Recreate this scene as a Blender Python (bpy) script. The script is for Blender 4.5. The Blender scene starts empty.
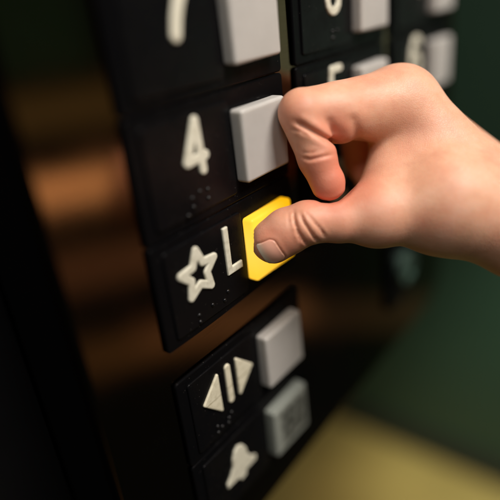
# Lift control panel with a child's thumb pressing the lit L button.
# Unit of design: B = one button width = 20 mm.  (u right, v up, w out of the panel); L button centre = origin.
import bpy, bmesh, math, random
import numpy as np
from mathutils import Matrix, Vector
S = 0.02
H0 = 50.0
scn = bpy.context.scene
C = scn.collection
R = np.array([[0.60876831, -0.10148638, 0.78683013],
              [-0.39942829, -0.89612091, 0.19345373],
              [0.68546202, -0.43205072, -0.58606655]])
CAM = np.array([-5.93958657, 3.44626375, 4.73336663])
F = 541.437

def W(u, v, w):
    return Vector((u * S, -w * S, (v + H0) * S))

def cam_to_uvw(P):           # P (n,3) in lens axes -> (u,v,w)
    return P @ R + CAM

def to_world_arr(Q):
    return np.stack([Q[:, 0] * S, -Q[:, 2] * S, (Q[:, 1] + H0) * S], 1)

# ------------------------------------------------------------------ materials
def mat(name):
    m = bpy.data.materials.new(name); m.use_nodes = True
    nt = m.node_tree
    return m, nt, nt.nodes['Principled BSDF']

def N(nt, t, **kw):
    n = nt.nodes.new(t)
    for k, v in kw.items():
        if k in n.inputs.keys(): n.inputs[k].default_value = v
        else: setattr(n, k, v)
    return n

def ramp(nt, fac, stops):
    r = nt.nodes.new('ShaderNodeValToRGB')
    while len(r.color_ramp.elements) < len(stops): r.color_ramp.elements.new(.5)
    for e, (p, c) in zip(r.color_ramp.elements, stops):
        e.position = p; e.color = c if len(c) == 4 else (*c, 1)
    nt.links.new(fac, r.inputs[0])
    return r

def bump(nt, b, height, dist, strength=1.0, normal=None):
    n = N(nt, 'ShaderNodeBump'); n.inputs['Distance'].default_value = dist; n.inputs['Strength'].default_value = strength
    nt.links.new(height, n.inputs['Height'])
    if normal: nt.links.new(normal, n.inputs['Normal'])
    nt.links.new(n.outputs[0], b.inputs['Normal'])
    return n.outputs[0]

def m_brushed():
    m, nt, b = mat('brushed_bronze')
    b.inputs['Metallic'].default_value = 1
    tc = N(nt, 'ShaderNodeTexCoord'); mp = N(nt, 'ShaderNodeMapping'); mp.inputs['Scale'].default_value = (60, 60, 9000)
    nt.links.new(tc.outputs['Object'], mp.inputs[0])
    n1 = N(nt, 'ShaderNodeTexNoise', Scale=1.0, Detail=3.0)
    nt.links.new(mp.outputs[0], n1.inputs['Vector'])
    n2 = N(nt, 'ShaderNodeTexNoise', Scale=35.0, Detail=5.0)
    nt.links.new(tc.outputs['Object'], n2.inputs['Vector'])
    r = ramp(nt, n1.outputs[0], [(.3, (.15, .095, .06)), (.7, (.23, .15, .095))])
    nt.links.new(r.outputs[0], b.inputs['Base Color'])
    rr = ramp(nt, n2.outputs[0], [(.35, (.09,)*3), (.7, (.13,)*3)])
    nt.links.new(rr.outputs[0], b.inputs['Roughness'])
    bump(nt, b, n1.outputs[0], .000006, .15)
    return m

def m_black_plastic(name='black_plastic', base=.003, rough=.20, coat=0.0):
    m, nt, b = mat(name)
    tc = N(nt, 'ShaderNodeTexCoord')
    n1 = N(nt, 'ShaderNodeTexNoise', Scale=160.0, Detail=6.0, Roughness=.65)
    nt.links.new(tc.outputs['Object'], n1.inputs['Vector'])
    n2 = N(nt, 'ShaderNodeTexNoise', Scale=3200.0, Detail=2.0)
    nt.links.new(tc.outputs['Object'], n2.inputs['Vector'])
    n3 = N(nt, 'ShaderNodeTexVoronoi', Scale=700.0); nt.links.new(tc.outputs['Object'], n3.inputs['Vector'])
    dust = ramp(nt, n3.outputs['Distance'], [(.035, (.11, .10, .09)), (.07, (base, base, base * 1.15))])
    nt.links.new(dust.outputs[0], b.inputs['Base Color'])
    rr = ramp(nt, n1.outputs[0], [(.35, (rough - .06,)*3), (.7, (rough + .14,)*3)])
    nt.links.new(rr.outputs[0], b.inputs['Roughness'])
    b.inputs['Specular IOR Level'].default_value = .045
    bump(nt, b, n2.outputs[0], .00003, .5)
    return m

def m_symbol():
    m, nt, b = mat('ivory_enamel')
    tc = N(nt, 'ShaderNodeTexCoord')
    n1 = N(nt, 'ShaderNodeTexNoise', Scale=420.0, Detail=6.0, Roughness=.7)
    nt.links.new(tc.outputs['Object'], n1.inputs['Vector'])
    r = ramp(nt, n1.outputs[0], [(.30, (.44, .41, .31)), (.5, (.64, .62, .50)), (.8, (.72, .70, .58))])
    nt.links.new(r.outputs[0], b.inputs['Base Color'])
    b.inputs['Roughness'].default_value = .5
    bump(nt, b, n1.outputs[0], .00006, .5)
    return m

def m_arrow():
    # same enamel with one worn hairline scratch at the height of the arrow tips
    m, nt, b = mat('scratched_ivory_enamel')
    tc = N(nt, 'ShaderNodeTexCoord')
    n1 = N(nt, 'ShaderNodeTexNoise', Scale=420.0, Detail=6.0, Roughness=.7)
    nt.links.new(tc.outputs['Object'], n1.inputs['Vector'])
    r = ramp(nt, n1.outputs[0], [(.30, (.46, .42, .29)), (.5, (.66, .62, .47)), (.8, (.74, .70, .55))])
    sx = N(nt, 'ShaderNodeSeparateXYZ'); nt.links.new(tc.outputs['Object'], sx.inputs[0])
    nz = N(nt, 'ShaderNodeTexNoise', Scale=180.0); nt.links.new(tc.outputs['Object'], nz.inputs['Vector'])
    w1 = N(nt, 'ShaderNodeMath', operation='MULTIPLY_ADD'); nt.links.new(nz.outputs[0], w1.inputs[0]); w1.inputs[1].default_value = .0012; w1.inputs[2].default_value = -.08 * S - .0006
    ad = N(nt, 'ShaderNodeMath', operation='ADD'); nt.links.new(sx.outputs[2], ad.inputs[0]); nt.links.new(w1.outputs[0], ad.inputs[1])
    ab = N(nt, 'ShaderNodeMath', operation='ABSOLUTE'); nt.links.new(ad.outputs[0], ab.inputs[0])
    mr = N(nt, 'ShaderNodeMapRange'); nt.links.new(ab.outputs[0], mr.inputs[0]); mr.inputs[1].default_value = .00006; mr.inputs[2].default_value = .00022
    mx = N(nt, 'ShaderNodeMix', data_type='RGBA'); nt.links.new(mr.outputs[0], mx.inputs['Factor'])
    mx.inputs[6].default_value = (.33, .29, .18, 1); nt.links.new(r.outputs[0], mx.inputs[7])
    nt.links.new(mx.outputs[2], b.inputs['Base Color'])
    b.inputs['Roughness'].default_value = .5
    bump(nt, b, mr.outputs[0], .00008, .6)
    return m

def m_button(name='milky_plastic', col=(.47, .455, .43)):
    m, nt, b = mat(name)
    tc = N(nt, 'ShaderNodeTexCoord')
    n1 = N(nt, 'ShaderNodeTexNoise', Scale=110.0, Detail=5.0, Roughness=.6)
    nt.links.new(tc.outputs['Object'], n1.inputs['Vector'])
    r = ramp(nt, n1.outputs[0], [(.35, tuple(c * .93 for c in col)), (.7, col)])
    nt.links.new(r.outputs[0], b.inputs['Base Color'])
    rr = ramp(nt, n1.outputs[0], [(.35, (.36,)*3), (.7, (.5,)*3)])
    nt.links.new(rr.outputs[0], b.inputs['Roughness'])
    b.inputs['Subsurface Weight'].default_value = .6
    b.inputs['Subsurface Radius'].default_value = (1, .95, .85)
    b.inputs['Subsurface Scale'].default_value = .0035
    return m

def m_alarm_cap():
    # milky cap whose face is covered by a worn, mottled dark print inside a pale border
    m, nt, b = mat('worn_printed_plastic')
    tc = N(nt, 'ShaderNodeTexCoord'); sx = N(nt, 'ShaderNodeSeparateXYZ'); nt.links.new(tc.outputs['Object'], sx.inputs[0])
    def band(out, c, hw):
        a = N(nt, 'ShaderNodeMath', operation='SUBTRACT'); nt.links.new(out, a.inputs[0]); a.inputs[1].default_value = c
        ab = N(nt, 'ShaderNodeMath', operation='ABSOLUTE'); nt.links.new(a.outputs[0], ab.inputs[0])
        mr = N(nt, 'ShaderNodeMapRange'); nt.links.new(ab.outputs[0], mr.inputs[0])
        mr.inputs[1].default_value = hw + .0008; mr.inputs[2].default_value = hw - .0008
        return mr.outputs[0]
    bu = band(sx.outputs[0], .001, .37 * S); bv = band(sx.outputs[2], 0, .37 * S)
    mu = N(nt, 'ShaderNodeMath', operation='MULTIPLY'); nt.links.new(bu, mu.inputs[0]); nt.links.new(bv, mu.inputs[1])
    n1 = N(nt, 'ShaderNodeTexNoise', Scale=420.0, Detail=5.0, Roughness=.75); nt.links.new(tc.outputs['Object'], n1.inputs['Vector'])
    r = ramp(nt, n1.outputs[0], [(.44, (1, 1, 1)), (.58, (.35, .35, .35))])
    m2 = N(nt, 'ShaderNodeMath', operation='MULTIPLY'); nt.links.new(mu.outputs[0], m2.inputs[0]); nt.links.new(r.outputs[0], m2.inputs[1])
    mx = N(nt, 'ShaderNodeMix', data_type='RGBA'); nt.links.new(m2.outputs[0], mx.inputs['Factor'])
    mx.inputs[6].default_value = (.25, .27, .24, 1); mx.inputs[7].default_value = (.022, .025, .021, 1)
    nt.links.new(mx.outputs[2], b.inputs['Base Color'])
    b.inputs['Roughness'].default_value = .4
    return m

def m_lit():
    m, nt, b = mat('lit_yellow_plastic')
    tc = N(nt, 'ShaderNodeTexCoord')
    b.inputs['Base Color'].default_value = (.30, .17, .01, 1)
    b.inputs['Specular IOR Level'].default_value = .3
    b.inputs['Roughness'].default_value = .5
    # lamp sits behind the cap, a little left of its centre
    mp = N(nt, 'ShaderNodeVectorMath', operation='DISTANCE'); nt.links.new(tc.outputs['Object'], mp.inputs[0]); mp.inputs[1].default_value = (-.32 * S, -.1 * S, .02 * S)
    mr = N(nt, 'ShaderNodeMapRange'); nt.links.new(mp.outputs['Value'], mr.inputs[0]); mr.inputs[1].default_value = 0.0; mr.inputs[2].default_value = 1.1 * S
    r = ramp(nt, mr.outputs[0], [(0.0, (1.0, .62, .095)), (.4, (1.0, .545, .04)), (.75, (.86, .42, .004)), (1.0, (.72, .30, .0))])
    nt.links.new(r.outputs[0], b.inputs['Emission Color'])
    b.inputs['Emission Strength'].default_value = 1.2
    return m

def m_skin():
    m, nt, b = mat('skin')
    tc = N(nt, 'ShaderNodeTexCoord')
    at = N(nt, 'ShaderNodeAttribute', attribute_name='flush_shade')
    n1 = N(nt, 'ShaderNodeTexNoise', Scale=130.0, Detail=5.0, Roughness=.6); nt.links.new(tc.outputs['Object'], n1.inputs['Vector'])
    r = ramp(nt, n1.outputs[0], [(.3, (.60, .315, .205)), (.5, (.67, .37, .24)), (.72, (.72, .43, .30))])
    mx = N(nt, 'ShaderNodeMix', data_type='RGBA'); nb = N(nt, 'ShaderNodeTexNoise', Scale=75.0, Detail=4.0, Roughness=.55); nt.links.new(tc.outputs['Object'], nb.inputs['Vector'])
    mb = N(nt, 'ShaderNodeMapRange'); nt.links.new(nb.outputs[0], mb.inputs[0]); mb.inputs[1].default_value = .42; mb.inputs[2].default_value = .72; mb.inputs[3].default_value = 0; mb.inputs[4].default_value = .28
    af = N(nt, 'ShaderNodeMath', operation='ADD', use_clamp=True); nt.links.new(at.outputs['Fac'], af.inputs[0]); nt.links.new(mb.outputs[0], af.inputs[1])
    nt.links.new(af.outputs[0], mx.inputs['Factor'])
    nt.links.new(r.outputs[0], mx.inputs[6]); mx.inputs[7].default_value = (.60, .165, .10, 1)
    nt.links.new(mx.outputs[2], b.inputs['Base Color'])
    b.inputs['Roughness'].default_value = .47
    b.inputs['Specular IOR Level'].default_value = .42
    b.inputs['Subsurface Weight'].default_value = .5
    b.inputs['Subsurface Radius'].default_value = (1.0, .38, .2)
    b.inputs['Subsurface Scale'].default_value = .0020
    v = N(nt, 'ShaderNodeTexVoronoi', Scale=1500.0, feature='DISTANCE_TO_EDGE'); 
    wn = N(nt, 'ShaderNodeTexNoise', Scale=500.0, Detail=2.0); nt.links.new(tc.outputs['Object'], wn.inputs['Vector'])
    mm = N(nt, 'ShaderNodeMix', data_type='RGBA'); mm.inputs['Factor'].default_value = .0012 ; 
    va = N(nt, 'ShaderNodeVectorMath', operation='MULTIPLY_ADD'); nt.links.new(wn.outputs['Color'], va.inputs[0]); va.inputs[1].default_value = (.0012,)*3; nt.links.new(tc.outputs['Object'], va.inputs[2])
    nt.links.new(va.outputs[0], v.inputs['Vector'])
    vr = ramp(nt, v.outputs['Distance'], [(.0, (0, 0, 0)), (.14, (1, 1, 1))])
    bn = bump(nt, b, vr.outputs[0], .00006, .38)
    n2 = N(nt, 'ShaderNodeTexNoise', Scale=260.0, Detail=6.0, Roughness=.6); nt.links.new(tc.outputs['Object'], n2.inputs['Vector'])
    bump(nt, b, n2.outputs[0], .0004, .28, bn)
    return m

def m_nail():
    m, nt, b = mat('nail')
    tc = N(nt, 'ShaderNodeTexCoord'); at = N(nt, 'ShaderNodeAttribute', attribute_name='along')
    r = ramp(nt, at.outputs['Fac'], [(0.0, (.70, .38, .26)), (.15, (.82, .40, .29)), (.62, (.88, .48, .35)), (.80, (.90, .66, .50)), (.88, (.95, .80, .64)), (1.0, (.92, .74, .58))])
    nt.links.new(r.outputs[0], b.inputs['Base Color'])
    b.inputs['Roughness'].default_value = .28
    n2 = N(nt, 'ShaderNodeTexNoise', Scale=500.0, Detail=3.0); nt.links.new(tc.outputs['Object'], n2.inputs['Vector'])
    bump(nt, b, n2.outputs[0], .0001, .2)
    return m

def m_plain(name, c0, c1, scale, rough, detail=5.0, bd=0.0):
    m, nt, b = mat(name)
    tc = N(nt, 'ShaderNodeTexCoord')
    n1 = N(nt, 'ShaderNodeTexNoise', Scale=scale, Detail=detail, Roughness=.6); nt.links.new(tc.outputs['Object'], n1.inputs['Vector'])
    r = ramp(nt, n1.outputs[0], [(.35, c0), (.65, c1)])
    nt.links.new(r.outputs[0], b.inputs['Base Color']); b.inputs['Roughness'].default_value = rough
    if bd: bump(nt, b, n1.outputs[0], bd, .4)
    return m

def _spec(m, v): m.node_tree.nodes['Principled BSDF'].inputs['Specular IOR Level'].default_value = v
BRONZE, BLACK, TILE = m_brushed(), m_black_plastic(), m_black_plastic('black_satin_plastic', .0035, .22)
IVORY, ARROW, CAP, ALARM, LIT, SKIN, NAIL = m_symbol(), m_arrow(), m_button(), m_alarm_cap(), m_lit(), m_skin(), m_nail()
_spec(TILE, .10)
GLOSSY = m_black_plastic('glossy_black_plastic', .006, .14); _spec(GLOSSY, .32)
FLOOR = m_plain('ochre_lino', (.46, .33, .095), (.54, .40, .12), 9, .5, 6)
GREEN = m_plain('green_laminate', (.025, .060, .036), (.030, .070, .042), 4, .5)
SKIRT = m_plain('dark_rubber', (.012, .014, .012), (.02, .022, .02), 30, .6)
VOID = m_plain('matt_black_paint', (.001, .001, .0012), (.0016, .0016, .002), 25, .8)
STEEL = m_plain('steel_green_reflection', (.10, .17, .14), (.14, .22, .18), 200, .3)  # green reflection on the lock put into its base colour
VOID.node_tree.nodes['Principled BSDF'].inputs['Specular IOR Level'].default_value = .1
STEEL.node_tree.nodes['Principled BSDF'].inputs['Metallic'].default_value = .7

# ------------------------------------------------------------------ mesh tools
def link_mesh(name, verts, faces, m, parent=None, smooth=True, origin=None):
    me = bpy.data.meshes.new(name)
    me.from_pydata(verts, [], faces); me.validate(); me.update()
    if smooth:
        me.polygons.foreach_set('use_smooth', [True] * len(me.polygons))
    o = bpy.data.objects.new(name, me); C.objects.link(o)
    me.materials.append(m)
    if parent: o.parent = parent
    return o

def tag(o, label=None, cat=None, group=None, kind=None):
    if label: o['label'] = label
    if cat: o['category'] = cat
    if group: o['group'] = group
    if kind: o['kind'] = kind
    return o

def empty(name, u, v, w=-.06):
    o = bpy.data.objects.new(name, None); C.objects.link(o); o.location = W(u, v, w); o.empty_display_size = .005
    return o

def rbox(u0, u1, v0, v1, w0, w1, bev=.04, seg=4, base=(0, 0, 0), corner=0.0):
    """rounded box in (u,v,w), vertices relative to base; corner rounds the outline seen from the front"""
    bm = bmesh.new()
    bmesh.ops.create_cube(bm, size=1)
    for p in bm.verts:
        p.co = Vector(((u0 + u1) / 2 + p.co.x * (u1 - u0), -((w0 + w1) / 2) + p.co.y * (w1 - w0), (v0 + v1) / 2 + p.co.z * (v1 - v0)))
    if corner:
        es = [e for e in bm.edges if abs(e.verts[0].co.y - e.verts[1].co.y) > .5 * (w1 - w0)]
        bmesh.ops.bevel(bm, geom=es, offset=corner, segments=6, affect='EDGES', profile=.5)
        es = [e for e in bm.edges if len(e.link_faces) == 2 and all(abs(v.co.y + w1) < 1e-5 for v in e.verts) ]
        bmesh.ops.bevel(bm, geom=es, offset=bev, segments=seg, affect='EDGES', profile=.5)
    elif bev:
        bmesh.ops.bevel(bm, geom=bm.edges[:], offset=bev, segments=seg, affect='EDGES', profile=.5)
    vs = [((v.co.x - base[0]) * S, (v.co.y + base[2]) * S, (v.co.z - base[1]) * S) for v in bm.verts]
    fs = [[v.index for v in f.verts] for f in bm.faces]
    bm.free()
    return vs, fs

def add_box(name, m, parent, *a, base=(0, 0, 0), **k):
    vs, fs = rbox(*a, base=base, **k)
    o = link_mesh(name, vs, fs, m, parent)
    wn = o.modifiers.new('weighted', 'WEIGHTED_NORMAL'); wn.keep_sharp = True
    return o

def surface_nets(D, org, h):
    """iso-surface of a sampled distance array; returns vertices, quads"""
    s = D < 0
    nx, ny, nz = D.shape
    cs = np.zeros((nx - 1, ny - 1, nz - 1), np.int8)
    for i in (0, 1):
        for j in (0, 1):
            for k in (0, 1):
                cs += s[i:nx - 1 + i, j:ny - 1 + j, k:nz - 1 + k]
    act = (cs > 0) & (cs < 8)
    idx = np.argwhere(act)
    n = len(idx)
    vid = -np.ones(act.shape, np.int64); vid[act] = np.arange(n)
    acc = np.zeros((n, 3)); cnt = np.zeros(n)
    I, J, K = idx.T
    cor = [(i, j, k) for i in (0, 1) for j in (0, 1) for k in (0, 1)]
    for a in cor:
        for ax in range(3):
            if a[ax]: continue
            b = list(a); b[ax] = 1
            da = D[I + a[0], J + a[1], K + a[2]]; db = D[I + b[0], J + b[1], K + b[2]]
            c = (da < 0) != (db < 0)
            t = np.where(c, da / np.where(c, da - db, 1), 0)
            p = np.tile(np.array(a, float), (n, 1)); p[:, ax] += t
            acc += p * c[:, None]; cnt += c
    V = (idx + acc / cnt[:, None]) * h + org
    Q = []
    for ax in range(3):
        sl0 = [slice(None)] * 3; sl1 = [slice(None)] * 3
        sl0[ax] = slice(0, -1); sl1[ax] = slice(1, None)
        ch = s[tuple(sl0)] != s[tuple(sl1)]
        e = np.argwhere(ch)
        b1, b2 = [(1, 2), (2, 0), (0, 1)][ax]
        ok = (e[:, b1] > 0) & (e[:, b2] > 0) & (e[:, b1] < D.shape[b1] - 1) & (e[:, b2] < D.shape[b2] - 1)
        e = e[ok]
        def at(d1, d2):
            q = e.copy(); q[:, b1] -= d1; q[:, b2] -= d2
            return vid[q[:, 0], q[:, 1], q[:, 2]]
        quad = np.stack([at(1, 1), at(0, 1), at(0, 0), at(1, 0)], 1)
        ins = s[tuple(e.T)]
        quad[~ins] = quad[~ins][:, ::-1]
        Q.append(quad)
    return V, np.concatenate(Q)

def nets_sparse(fn, lo, hi, h, blk=8):
    lo = np.array(lo, float); hi = np.array(hi, float)
    nb = np.ceil((hi - lo) / (h * blk)).astype(int)
    g = np.stack(np.meshgrid(*[np.arange(k) for k in nb], indexing='ij'), -1).reshape(-1, 3)
    cen = lo + (g + .5) * h * blk
    d = fn(cen)
    D = np.empty(tuple(nb * blk), np.float32)
    D.reshape(nb[0], blk, nb[1], blk, nb[2], blk)[:] = np.where(d < 0, -1., 1.).reshape(nb)[:, None, :, None, :, None]
    near = np.abs(d) < blk * h * .9 + .12
    off = np.stack(np.meshgrid(*[np.arange(blk)] * 3, indexing='ij'), -1).reshape(-1, 3)
    gi = g[near]
    for s0 in range(0, len(gi), 400):
        q = gi[s0:s0 + 400]
        ijk = (q[:, None] * blk + off[None]).reshape(-1, 3)
        val = fn(lo + ijk * h)
        D[ijk[:, 0], ijk[:, 1], ijk[:, 2]] = val
    V, Q = surface_nets(D, lo, h)
    e = h * .25
    for _ in range(3):           # settle vertices onto the true surface
        f0 = fn(V)
        G = np.stack([(fn(V + np.eye(3)[a] * e) - fn(V - np.eye(3)[a] * e)) / (2 * e) for a in range(3)], 1)
        V = V - np.clip(f0 / np.maximum((G * G).sum(1), .2), -h * .5, h * .5)[:, None] * G
    return V, Q

# ---- 2-D glyph outlines -> rounded raised solids
def seg2(P, a, b, r):
    a = np.array(a); b = np.array(b); pa = P - a; ba = b - a
    t = np.clip((pa @ ba) / (ba @ ba + 1e-12), 0, 1)
    return np.linalg.norm(pa - t[:, None] * ba, axis=1) - r

def stroke(pts, r, closed=False):
    pts = list(pts) + ([pts[0]] if closed else [])
    def f(P):
        return np.min([seg2(P, a, b, r) for a, b in zip(pts, pts[1:])], axis=0)
    return f

def polyg(pts, r=0.0):
    pts = np.array(pts, float)
    def f(P):
        d = np.full(len(P), 1e9); inside = np.zeros(len(P), bool)
        for a, b in zip(pts, np.roll(pts, -1, 0)):
            d = np.minimum(d, seg2(P, a, b, 0))
            c = ((a[1] > P[:, 1]) != (b[1] > P[:, 1]))
            x = (b[0] - a[0]) * (P[:, 1] - a[1]) / (b[1] - a[1] + 1e-12) + a[0]
            inside ^= c & (P[:, 0] < x)
        return np.where(inside, -d, d) - r
    return f

def union2(*fs): return lambda P: np.min([f(P) for f in fs], axis=0)

def glyph(name, m, parent, f2, box, w0, w1, base, h=.0125, rnd=.018):
    u0, u1, v0, v1 = box
    def fn(P):
        a = f2(P[:, :2]) + rnd; b = np.maximum(P[:, 2] - w1, w0 - P[:, 2]) + rnd
        return np.minimum(np.maximum(a, b), 0) + np.hypot(np.maximum(a, 0), np.maximum(b, 0)) - rnd
    V, Q = nets_sparse(fn, (u0 - .05, v0 - .05, w0 - .03), (u1 + .05, v1 + .05, w1 + .04), h)
    V = V - np.array([base[0], base[1], base[2]])
    V = np.stack([V[:, 0] * S, -V[:, 2] * S, V[:, 1] * S], 1)
    return link_mesh(name, V.tolist(), Q.tolist(), m, parent)

def arc(cx, cy, rx, ry, a0, a1, n=14):
    return [(cx + rx * math.cos(math.radians(a0 + (a1 - a0) * i / n)), cy + ry * math.sin(math.radians(a0 + (a1 - a0) * i / n))) for i in range(n + 1)]

def shape(kind):
    """glyph in tile coordinates: origin at the row's button centre"""
    r = .062
    if kind == 'four': return stroke([(-1.11, .075), (-1.44, .055), (-1.22, .53), (-1.185, .07), (-1.18, -.10)], .064), (-1.55, -.98, -.2, .62)
    if kind == 'seven': return stroke([(-1.52, .55), (-1.06, .55), (-1.13, .42), (-1.21, .27), (-1.27, .12), (-1.31, -.04)], .085), (-1.62, -.98, -.16, .62)
    if kind == 'eight': return union2(stroke(arc(-1.17, .38, .14, .15, 0, 360), r, True), stroke(arc(-1.17, .06, .17, .17, 0, 360), r, True)), (-1.45, -.9, -.2, .62)
    if kind == 'nine': return stroke(arc(-1.17, .34, .16, .19, -360, 0) + arc(-1.25, .25, .24, .36, 0, -60), r), (-1.45, -.9, -.2, .62)
    if kind == 'five': return stroke([(-1.02, .575), (-1.30, .575), (-1.33, .27)] + arc(-1.20, .10, .17, .20, 110, -140), r), (-1.48, -.92, -.2, .66)
    if kind == 'six': return stroke(arc(-1.13, .22, .27, .40, 60, 180) + arc(-1.20, .10, .21, .22, 180, 540), .075), (-1.55, -.85, -.25, .75)
    if kind == 'two': return stroke(arc(-1.17, .38, .16, .16, 170, -20) + [(-1.35, -.1), (-.98, -.1)], r), (-1.45, -.9, -.2, .62)
    if kind == 'three': return stroke(arc(-1.17, .40, .15, .14, 150, -70) + arc(-1.17, .08, .17, .18, 70, -150), r), (-1.45, -.9, -.2, .62)
    if kind == 'star':
        c = (-1.545, .125); P = []
        for i in range(10):
            a = math.radians(90 + 36 * i); rr = .338 if i % 2 == 0 else .160
            P.append((c[0] + rr * math.cos(a), c[1] + rr * math.sin(a)))
        return stroke(P, .059, True), (-2.0, -1.1, -.35, .6)
    if kind == 'ell': return union2(polyg([(-.995, .55), (-.89, .55), (-.89, -.185), (-.995, -.185)]), polyg([(-.985, -.07), (-.665, -.07), (-.665, -.185), (-.995, -.185)])), (-1.05, -.6, -.25, .6)
    if kind == 'triangle_left': return polyg([(-1.525, .44), (-1.525, -.205), (-1.85, .12)], .025), (-1.95, -1.45, -.3, .5)
    if kind == 'bar': return stroke([(-1.29, .43), (-1.29, -.17)], .06), (-1.4, -1.2, -.3, .55)
    if kind == 'triangle_right': return polyg([(-1.075, .44), (-1.075, -.205), (-.745, .12)], .025), (-1.15, -.65, -.3, .5)
    if kind == 'bell':
        P = [(-1.32, .41), (-1.22, .36), (-1.15, .24), (-1.12, .07), (-1.03, -.06), (-.93, -.13), (-.95, -.195), (-1.20, -.20), (-1.22, -.29), (-1.33, -.31), (-1.40, -.21),
             (-1.66, -.20), (-1.66, -.13), (-1.56, -.04), (-1.48, .08), (-1.46, .24), (-1.40, .36)]
        return polyg(P, .015), (-1.75, -.85, -.4, .5)

def braille(parent, dots, v, base):
    vs, fs = [], []
    for (x, y) in dots:
        b0 = len(vs)
        for i in range(4):
            ph = math.pi / 2 * i / 4
            for j in range(10):
                th = 2 * math.pi * j / 10
                vs.append(((x + .033 * math.cos(ph) * math.cos(th) - base[0]) * S, -(0.026 + .032 * math.sin(ph) - base[2]) * S, (v + y + .033 * math.cos(ph) * math.sin(th) - base[1]) * S))
        vs.append(((x - base[0]) * S, -(.0585 - base[2]) * S, (v + y - base[1]) * S))
        for i in range(3):
            for j in range(10):
                a = b0 + i * 10 + j; b = b0 + i * 10 + (j + 1) % 10
                fs.append((a, b, b + 10, a + 10))
        for j in range(10): fs.append((b0 + 30 + j, b0 + 30 + (j + 1) % 10, b0 + 40))
    return link_mesh('braille_dots', vs, fs, GLOSSY, parent)

DEPTH = .2016
def unit(u, v, kinds, dots, label, capmat=CAP, d=DEPTH, capname='button', caplabel=None, group='button units on the control panel'):
    root = tag(empty('button_unit', u, v), label, 'lift button', group)
    base = (0, 0, -.06)
    def bx(name, m, par, *a, **k): return add_box(name, m, par, *a, base=base, **k)
    bx('housing', BLACK, root, -2.27, .745, -.768, .768, -.058, 0, bev=.022, corner=.06)
    tile = bx('symbol_tile', TILE, root, -2.09, -.555, -.64, .64, -.03, .03, bev=.02, corner=.05)
    sm = ARROW if 'bar' in kinds else IVORY
    nm = {'star': 'star_symbol', 'ell': 'letter', 'bell': 'bell_symbol', 'triangle_left': 'arrowhead_symbol', 'triangle_right': 'arrowhead_symbol', 'bar': 'bar_symbol'}
    for k in kinds:
        f2, box = shape(k)
        g = glyph(nm.get(k, 'numeral'), sm, tile, f2, box, .0, .062, base)
    if dots: braille(tile, dots, 0, base)
    # shallow well rim round the cap
    cap = bx(capname, capmat, root, -.5, .5, -.5, .5, -.03, d, bev=.05, seg=5)
    if caplabel: cap['label'] = caplabel
    return root

P_ = 1.5525
U2, U3 = 3.38, 6.72
DOT4 = [(-1.44, -.40), (-1.44, -.52), (-1.29, -.36), (-1.14, -.38), (-1.15, -.50), (-1.55, -.60)]
DOTL = [(-1.65, -.47), (-1.65, -.58), (-1.37, -.46), (-1.12, -.52), (-1.03, -.42)]
DOTD = [(-1.66, -.44), (-1.56, -.52), (-1.66, -.56), (-1.41, -.56), (-1.39, -.48), (-1.32, -.42)]
unit(0, 2 * P_, ['seven'], [], 'black button unit with numeral 7 and milky button, topmost of the column nearest the camera')
unit(0, P_, ['four'], DOT4, 'black button unit with numeral 4 and milky square button, above the lit yellow one')
unit(0, 0, ['star', 'ell'], DOTL, 'black button unit with star and letter L, its yellow button lit and pressed', LIT, .176, caplabel='lit yellow button')
unit(0, -2.037, ['triangle_left', 'bar', 'triangle_right'], DOTD, 'black door open button unit with two arrowheads beside bars and a milky button')
unit(0, -3.59, ['bell'], [], 'black alarm button unit with bell symbol and worn dark printed button', ALARM, caplabel='pale greenish button with worn dark print')
unit(U2, 2 * P_, ['eight'], [(-1.2, -.4), (-1.05, -.4), (-1.2, -.5)], 'black button unit with numeral 8, to the right of the 7')
unit(U2, P_, ['five'], [], 'black button unit with numeral 5 half hidden behind the index finger')
unit(U2, 0, ['two'], [], 'black button unit hidden behind the hand, below the one with numeral 5')
unit(U3, 2 * P_, ['nine'], [], 'blurred black button unit at the top of the farthest column, above the 6')
unit(U3, P_, ['six'], [], 'blurred black button unit with numeral 6 just above the knuckle')

# key switch low on the right of the panel
ks = tag(empty('key_switch', 5.15, -2.95), 'small round key switch on a black square plate, blurred below the wrist', 'key switch')
def kbx(name, m, par, *a, **k): return add_box(name, m, par, *a, base=(0, 0, -.06), **k)
kbx('switch_plate', BLACK, ks, -.75, .75, -.95, .95, -.058, .04, bev=.04, corner=.15)
def disc(name, m, par, r0, r1, wa, wb, n=40):
    vs, fs = [], []
    prof = [(r0, wa), (r0, wb - .03), (r0 - .03, wb), (r1, wb), (r1, wb - .04), (.001, wb - .04)]
    for r, w in prof:
        for j in range(n):
            t = 2 * math.pi * j / n; vs.append((r * math.cos(t) * S, -(w + .06) * S, r * math.sin(t) * S))
    for i in range(len(prof) - 1):
        for j in range(n):
            a = i * n + j; b = i * n + (j + 1) % n; fs.append((a, a + n, b + n, b))
    return link_mesh(name, vs, fs, m, par, smooth=False)
cyl = disc('lock_cylinder', STEEL, ks, .42, .30, .02, .20)
kbx('keyhole', VOID, cyl, -.03, .03, -.14, .14, .145, .17, bev=0)

# ------------------------------------------------------------------ control panel and the cab
pn = tag(empty('control_panel', 0, 0, -.06), 'dark brushed bronze lift control panel carrying the columns of buttons', 'control panel')
add_box('face_plate', BRONZE, pn, -3.43, 8.1, -5.22, 16, -.30, -.06, base=(0, 0, -.06), bev=.06, corner=.9)
add_box('backing_box', VOID, pn, -3.3, 7.9, -5.0, 15.9, -5.2, -.31, base=(0, 0, -.06), bev=.05, seg=2)

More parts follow.
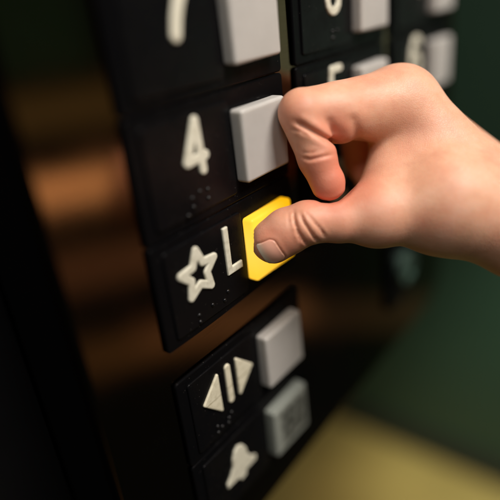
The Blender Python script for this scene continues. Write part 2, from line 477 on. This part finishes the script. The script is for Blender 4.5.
def slab(name, m, u0, u1, v0, v1, w0, w1, kind='structure', label=None, cat=None):
    o = add_box(name, m, None, u0, u1, v0, v1, w0, w1, base=(0, -H0, 0), bev=.02, seg=1)
    tag(o, label, cat, kind=kind)
    return o
slab('floor', FLOOR, -60, 43, -50.6, -50, -62, 22)
slab('wall_side', GREEN, 43, 44, -50, 70, -62, 22)
slab('skirting', SKIRT, 42.5, 42.998, -49.99, -46.6, -61, 21.9)
slab('wall_jamb', VOID, -40, -3.4, -49.99, 30, -7, -1.6)

# ------------------------------------------------------------------ the hand
def pt(px, py, z): return np.array([(px - 250) / F * z, (py - 250) / F * z, z])
def rr(rp, z): return rp * z / F

def cone(P, A, B):
    (a, ra), (b, rb) = A, B
    ba = b - a; l2 = ba @ ba
    pa = P - a
    t = np.clip(pa @ ba / l2, 0, 1)
    q = pa - t[:, None] * ba
    return np.sqrt((q * q).sum(1)) - (ra + (rb - ra) * (t * t * (3 - 2 * t) * .35 + t * .65))

def smin(a, b, k):
    h = np.maximum(k - np.abs(a - b), 0) / k
    return np.minimum(a, b) - h * h * h * k / 6

def node(px, py, z, rp): return (pt(px, py, z), rr(rp, z))
TT = node(274.0, 240.5, 7.72, 21.0)
TB = node(287, 230.5, 7.67, 23.0)
TI = node(307, 222.5, 7.60, 20.8)
TP = node(340, 221.5, 7.62, 20.5)
TM = node(378, 214, 7.72, 30)
TC = node(444, 203, 7.85, 50)
IM = node(399, 106, 8.20, 36.5)
KM = node(480, 192, 8.10, 40)
IP = node(302, 112.5, 7.50, 23.8)
PAD = node(338, 114.5, 7.74, 28.5)
ID = node(317, 158, 7.56, 18.8)
IT = node(328, 185.5, 7.62, 16.2)
WEB = node(412, 150, 8.36, 38)
WR = node(530, 225, 7.95, 51)
W2 = node(536, 229, 8.6, 42)
FA = node(770, 310, 7.1, 80)
MM = node(405, 115, 8.85, 33)
MP = node(360, 127, 8.90, 22); MD = node(363, 160, 9.2, 19); MT = node(378, 186, 8.9, 17)
RM = node(430, 143, 9.3, 27)
RP = node(402, 146, 9.05, 22); RD = node(412, 182, 9.05, 18); RT = node(424, 204, 9.0, 16)
LM = node(463, 176, 9.6, 22)
LP = node(432, 176, 9.45, 19); LD = node(440, 205, 9.4, 16); LT = node(452, 222, 9.3, 14)

def unitv(v): return v / np.linalg.norm(v)
TA = unitv(TT[0] - TI[0])                         # along the thumb, towards its tip
TN = np.array([-.06, .46, -.88]); TN = unitv(TN - (TN @ TA) * TA)   # back of the thumb
TL = np.cross(TA, TN)
NC = TT[0] + .075 * TA - .03 * TL
def thumb_end(P):
    # flatten the pad a little towards the button
    q = P - TT[0]
    d = cone(P, TI, TT)
    tip = np.sqrt(((q - TA * .02) ** 2).sum(1)) - TT[1] * 1.02
    belly = np.sqrt(((P - TB[0]) ** 2).sum(1)) - TB[1]
    return smin(smin(d, tip, .1), belly, .16)

def nail_box(P, grow=0.0):
    q = P - NC
    s = q @ TA; l = q @ TL
    sh = .134 + grow; lh = .185 + grow; r = .08
    l2 = np.abs(l) - (lh - r); s2 = np.where(s > 0, np.abs(s - .0) - (sh - r * .5) , np.abs(s) - (sh - r))
    rad = np.where(s > 0, r * .5, r)
    l2 = np.where(s > 0, np.abs(l) - (lh - r * .5), l2)
    return np.hypot(np.maximum(l2, 0), np.maximum(s2, 0)) + np.minimum(np.maximum(l2, s2), 0) - rad

def groove(P, c, n, depth, sig, reach, side=None, bend=0.0, bdir=None):
    q = P - c
    s = q @ n
    if bend: s = s + bend * (q @ bdir) ** 2
    g = depth * np.exp(-(s / sig) ** 2) * np.exp(-(q * q).sum(1) / reach ** 2)
    return g

CR = []      # skin folds: (points on the near side of the hand, depth, half width)
def crease(pts, z, dep, sig):
    CR.append((np.array([[(x - 250) / F, (y - 250) / F] for x, y in pts]), z, dep, sig / F))
def groove(P, c):
    pts, z, dep, sig = c
    q = P[:, :2] / P[:, 2:3]
    m = (np.abs(q - pts.mean(0)).max(1) < np.abs(pts - pts.mean(0)).max() + 4 * sig) & (P[:, 2] < z)
    out = np.zeros(len(P))
    if m.any():
        qq = q[m]; best = np.full(len(qq), 1e9); tt = np.zeros(len(qq)); n = len(pts) - 1
        for i, (a, b) in enumerate(zip(pts, pts[1:])):
            ba = b - a; t = np.clip((qq - a) @ ba / (ba @ ba), 0, 1)
            d = np.linalg.norm(qq - a - t[:, None] * ba, axis=1)
            up = d < best; best = np.where(up, d, best); tt = np.where(up, (i + t) / n, tt)
        fade = np.clip(np.minimum(tt, 1 - tt) * 5, 0.15, 1)
        out[m] = dep * np.exp(-(best / sig) ** 2) * fade - .22 * dep * np.exp(-((best - 2.6 * sig) / (1.4 * sig)) ** 2) * fade
    return out
crease([(293.5, 210), (294.5, 220), (297.5, 230), (303, 239), (308, 246)], 7.6, .040, 1.25)
crease([(300, 213), (304, 222), (309, 230), (314, 237), (320, 243)], 7.6, .042, 1.3)
crease([(296, 231), (298.5, 237), (301, 243)], 7.6, .026, 1.0)
crease([(307.5, 214), (314, 222), (321, 230), (327, 239)], 7.6, .020, 1.3)
crease([(288.5, 212), (289, 220), (291, 230)], 7.6, .010, 1.2)
crease([(304, 210), (311, 219), (317, 228)], 7.6, .010, .9)
crease([(294, 121), (303, 125.5), (314, 132), (327, 139), (342, 145)], 7.75, .062, 2.6)
crease([(290, 129), (299, 131), (309, 137)], 7.6, .016, 1.5)
crease([(301, 157), (310, 159.5), (322, 157), (335, 154)], 7.6, .024, 1.5)
crease([(301, 152), (310, 153.5), (320, 151)], 7.6, .012, 1.2)
crease([(350, 112), (354, 124), (358, 138), (361, 150)], 8.0, .030, 5.5)
crease([(314, 197), (321, 201.3), (330, 202.5), (338, 200.5), (348, 193), (354, 187)], 7.75, .045, 1.6)
crease([(328, 116), (331, 126), (334, 136)], 7.7, .018, 4.0)

def hand_core(P):
    pal = smin(smin(cone(P, IM, KM), cone(P, KM, WR), .3), cone(P, TC, WR), .35)
    pal = smin(pal, cone(P, TM, TC), .30)
    pal = smin(pal, cone(P, WEB, WR), .25)
    pal = smin(pal, cone(P, WEB, TC), .25)
    pal = smin(pal, cone(P, MM, W2), .3)
    pal = smin(pal, cone(P, RM, W2), .3)
    pal = smin(pal, cone(P, LM, W2), .3)
    pal = smin(pal, cone(P, IM, MM), .3)
    pal = smin(pal, cone(P, MM, RM), .3)
    pal = smin(pal, cone(P, RM, LM), .3)
    pal = smin(pal, cone(P, TM, WEB), .22)
    arm = smin(cone(P, WR, FA), cone(P, W2, FA), .4)
    pal = smin(pal, arm, .4)
    return pal

def hand(P):
    pal = hand_core(P)
    prox = smin(cone(P, IM, IP), np.sqrt(((P - PAD[0]) ** 2).sum(1)) - PAD[1], .15)
    pal = smin(pal, prox, .22)
    th = smin(cone(P, TP, TM), cone(P, TI, TP), .12)
    th = smin(th, thumb_end(P), .14)
    pal = smin(pal, th, .30)
    idx = smin(cone(P, IP, ID), cone(P, ID, IT), .10)
    pad = np.sqrt(((P - (IT[0] + np.array([.0, -.06, -.02]))) ** 2).sum(1)) - IT[1] * 1.0
    idx = smin(idx, pad, .08)
    pal = smin(pal, idx, .04)
    for a, b, c, d in ((MM, MP, MD, MT), (RM, RP, RD, RT), (LM, LP, LD, LT)):
        f = smin(cone(P, a, b), cone(P, b, c), .05)
        f = smin(f, cone(P, c, d), .08)
        pal = smin(pal, f, .06)
    for c in CR: pal = pal + groove(P, c)
    # nail bed: recess with a raised fold round it
    front = ((P - TT[0]) @ TN) > .02
    nb = nail_box(P)
    pal = pal + np.where(front, .026 * np.clip(.5 - nb / .05, 0, 1), 0)
    q = P - NC
    fold = np.exp(-((nb - .035) / .035) ** 2) * np.clip((.20 - q @ TA) / .15, 0, 1)
    pal = pal - np.where(front, .007 * fold, 0)
    return pal

def nail(P):
    d = smin(cone(P, TI, TT), thumb_end(P), .14)
    front = ((P - TT[0]) @ TN)
    lift = -.008 + .010 * np.clip(((P - NC) @ TA - .12) / .1, 0, 1)
    return np.max([d - lift - .002, -(d + .05), nail_box(P, .006), .02 - front], axis=0)

lo = (0.05, -3.0, 6.3); hi = (8.2, 2.4, 10.9)
V, Q = nets_sparse(hand, lo, hi, .026)
# vertices hanging past the far end of the grid are outside the picture
flush_shade = np.zeros(len(V))  # skin redness, plus painted gap shade and some warm light on the thumb tip
for (c, rad, amt) in ((TT[0] + .05 * TA + .25 * TN, .55, .52), (TB[0] + .25 * TN, .4, .28), (IT[0], .62, .80), (ID[0], .35, .35), (IP[0] + np.array([-.2, .05, -.2]), .38, .35), (TI[0] + np.array([.0, .0, .1]), .3, .05),
                      (pt(338, 135, 7.4), .45, .45), (pt(362, 155, 8.9), .7, .8), (pt(350, 240, 7.4), .5, .12), (pt(402, 80, 7.9), .6, .10)):
    flush_shade = np.maximum(flush_shade, amt * np.exp(-((V - c) ** 2).sum(1) / rad ** 2))
Wd = to_world_arr(cam_to_uvw(V))
base = Wd[np.argmax(V[:, 0])].copy()
ho = link_mesh('hand', (Wd - base).tolist(), Q.tolist(), SKIN)
ho.location = base
at = ho.data.attributes.new('flush_shade', 'FLOAT', 'POINT'); at.data.foreach_set('value', flush_shade.astype(np.float32))
tag(ho, "child's bare hand and wrist, thumb pressing the lit yellow button, index finger curled above it", 'hand')
Vn, Qn = nets_sparse(nail, NC - .55, NC + .55, .012)
Wn = to_world_arr(cam_to_uvw(Vn))
no = link_mesh('thumbnail', (Wn - base).tolist(), Qn.tolist(), NAIL, ho)
al = (((Vn - NC) @ TA) + .15) / .30
at = no.data.attributes.new('along', 'FLOAT', 'POINT'); at.data.foreach_set('value', al.astype(np.float32))
no['label'] = 'short pale thumbnail'

for o in (ho, no):                                  # outward normals whatever the handedness of the axes
    bm = bmesh.new(); bm.from_mesh(o.data); bmesh.ops.recalc_face_normals(bm, faces=bm.faces[:]); bm.to_mesh(o.data); bm.free()

# ------------------------------------------------------------------ camera
cd = bpy.data.cameras.new('Camera'); co = bpy.data.objects.new('Camera', cd); C.objects.link(co)
def dirw(d): return Vector((d[0], -d[2], d[1]))
X, Y, Z = dirw(R[0]), dirw(-R[1]), dirw(-R[2])
M = Matrix((X, Y, Z)).transposed().to_4x4(); M.translation = W(*CAM)
co.matrix_world = M
cd.sensor_width = 36; cd.lens = F / 500 * 36; cd.clip_start = .005; cd.clip_end = 50
cd.dof.use_dof = True; cd.dof.focus_distance = 7.7 * S
cd.dof.aperture_fstop = cd.lens / (.66 * S * 1000)
cd.dof.aperture_blades = 9
scn.camera = co

# ------------------------------------------------------------------ light
wd = bpy.data.worlds.new('World'); scn.world = wd; wd.use_nodes = True
bg = wd.node_tree.nodes['Background']; bg.inputs[0].default_value = (.55, .75, .70, 1); bg.inputs[1].default_value = .012

def area(name, pos, tgt, sx, sy, power, col, spread=180):
    l = bpy.data.lights.new(name, 'AREA'); l.shape = 'RECTANGLE'; l.size = sx * S; l.size_y = sy * S; l.energy = power; l.color = col; l.spread = math.radians(spread)
    o = bpy.data.objects.new(name, l); C.objects.link(o); o.location = W(*pos)
    d = W(*tgt) - W(*pos); o.rotation_euler = d.to_track_quat('-Z', 'Y').to_euler()
    return o
area('ceiling_light', (2, 25, 18), (1, 0, 1), 14, 12, 5.5, (1.0, .92, .85))
area('ceiling_light_left', (-17, 22, 13), (0, 0, 0), 9, 7, .92, (1.0, .94, .87))
# added unseen strips, placed only to show as coloured bands in the brushed panel
def mirror_lamp(px, py, dist, sx, sy, power, col):
    z = 1.0
    d = np.array([(px - 250) / F, (py - 250) / F, 1.]) @ R
    s = (-.06 - CAM[2]) / d[2]; Xp = CAM + d * s
    d = d / np.linalg.norm(d); r = d * np.array([1, 1, -1])
    L = Xp + r * dist
    area('added_reflection_strip', tuple(L), tuple(Xp), sx, sy, power, col)
mirror_lamp(95, 184, 42, 30, 2.3, .19, (1.0, .55, .25))
mirror_lamp(95, 105, 42, 30, 3.0, .018, (1.0, .72, .25))
mirror_lamp(120, 262, 42, 30, 3.0, .024, (1.0, .5, .25))
mirror_lamp(150, 345, 42, 30, 2.5, .018, (1.0, .55, .2))
mirror_lamp(222, 322, 42, 16, 3.0, .006, (1.0, .45, .25))
mirror_lamp(330, 315, 42, 30, 3.0, .006, (1.0, .6, .25))
mirror_lamp(292, 45, 42, 20, 10, .085, (.75, 1.0, .72))
mirror_lamp(30, 20, 42, 8, 8, .003, (.3, 1.0, .55))
# added unseen spots that brighten the far side wall and floor
def spot(name, pos, tgt, cone, power, col, rad=2.0):
    l = bpy.data.lights.new(name, 'SPOT'); l.energy = power; l.color = col; l.spot_size = math.radians(cone); l.spot_blend = 1.0; l.shadow_soft_size = rad * S
    o = bpy.data.objects.new(name, l); C.objects.link(o); o.location = W(*pos)
    o.rotation_euler = (W(*tgt) - W(*pos)).to_track_quat('-Z', 'Y').to_euler()
spot('added_floor_spot', (26, 24, 4), (33.2, -50, -15.5), 15, 13, (1.0, .86, .66))
spot('added_wall_spot', (18, 24, 10), (43, -44, -1), 34, 54, (.95, 1.0, .88))

scn.view_settings.view_transform = 'Standard'; scn.view_settings.look = 'None'
scn.view_settings.exposure = 0; scn.view_settings.gamma = 1
scn.render.engine = 'CYCLES'
scn.cycles.use_denoising = True
scn.cycles.max_bounces = 8
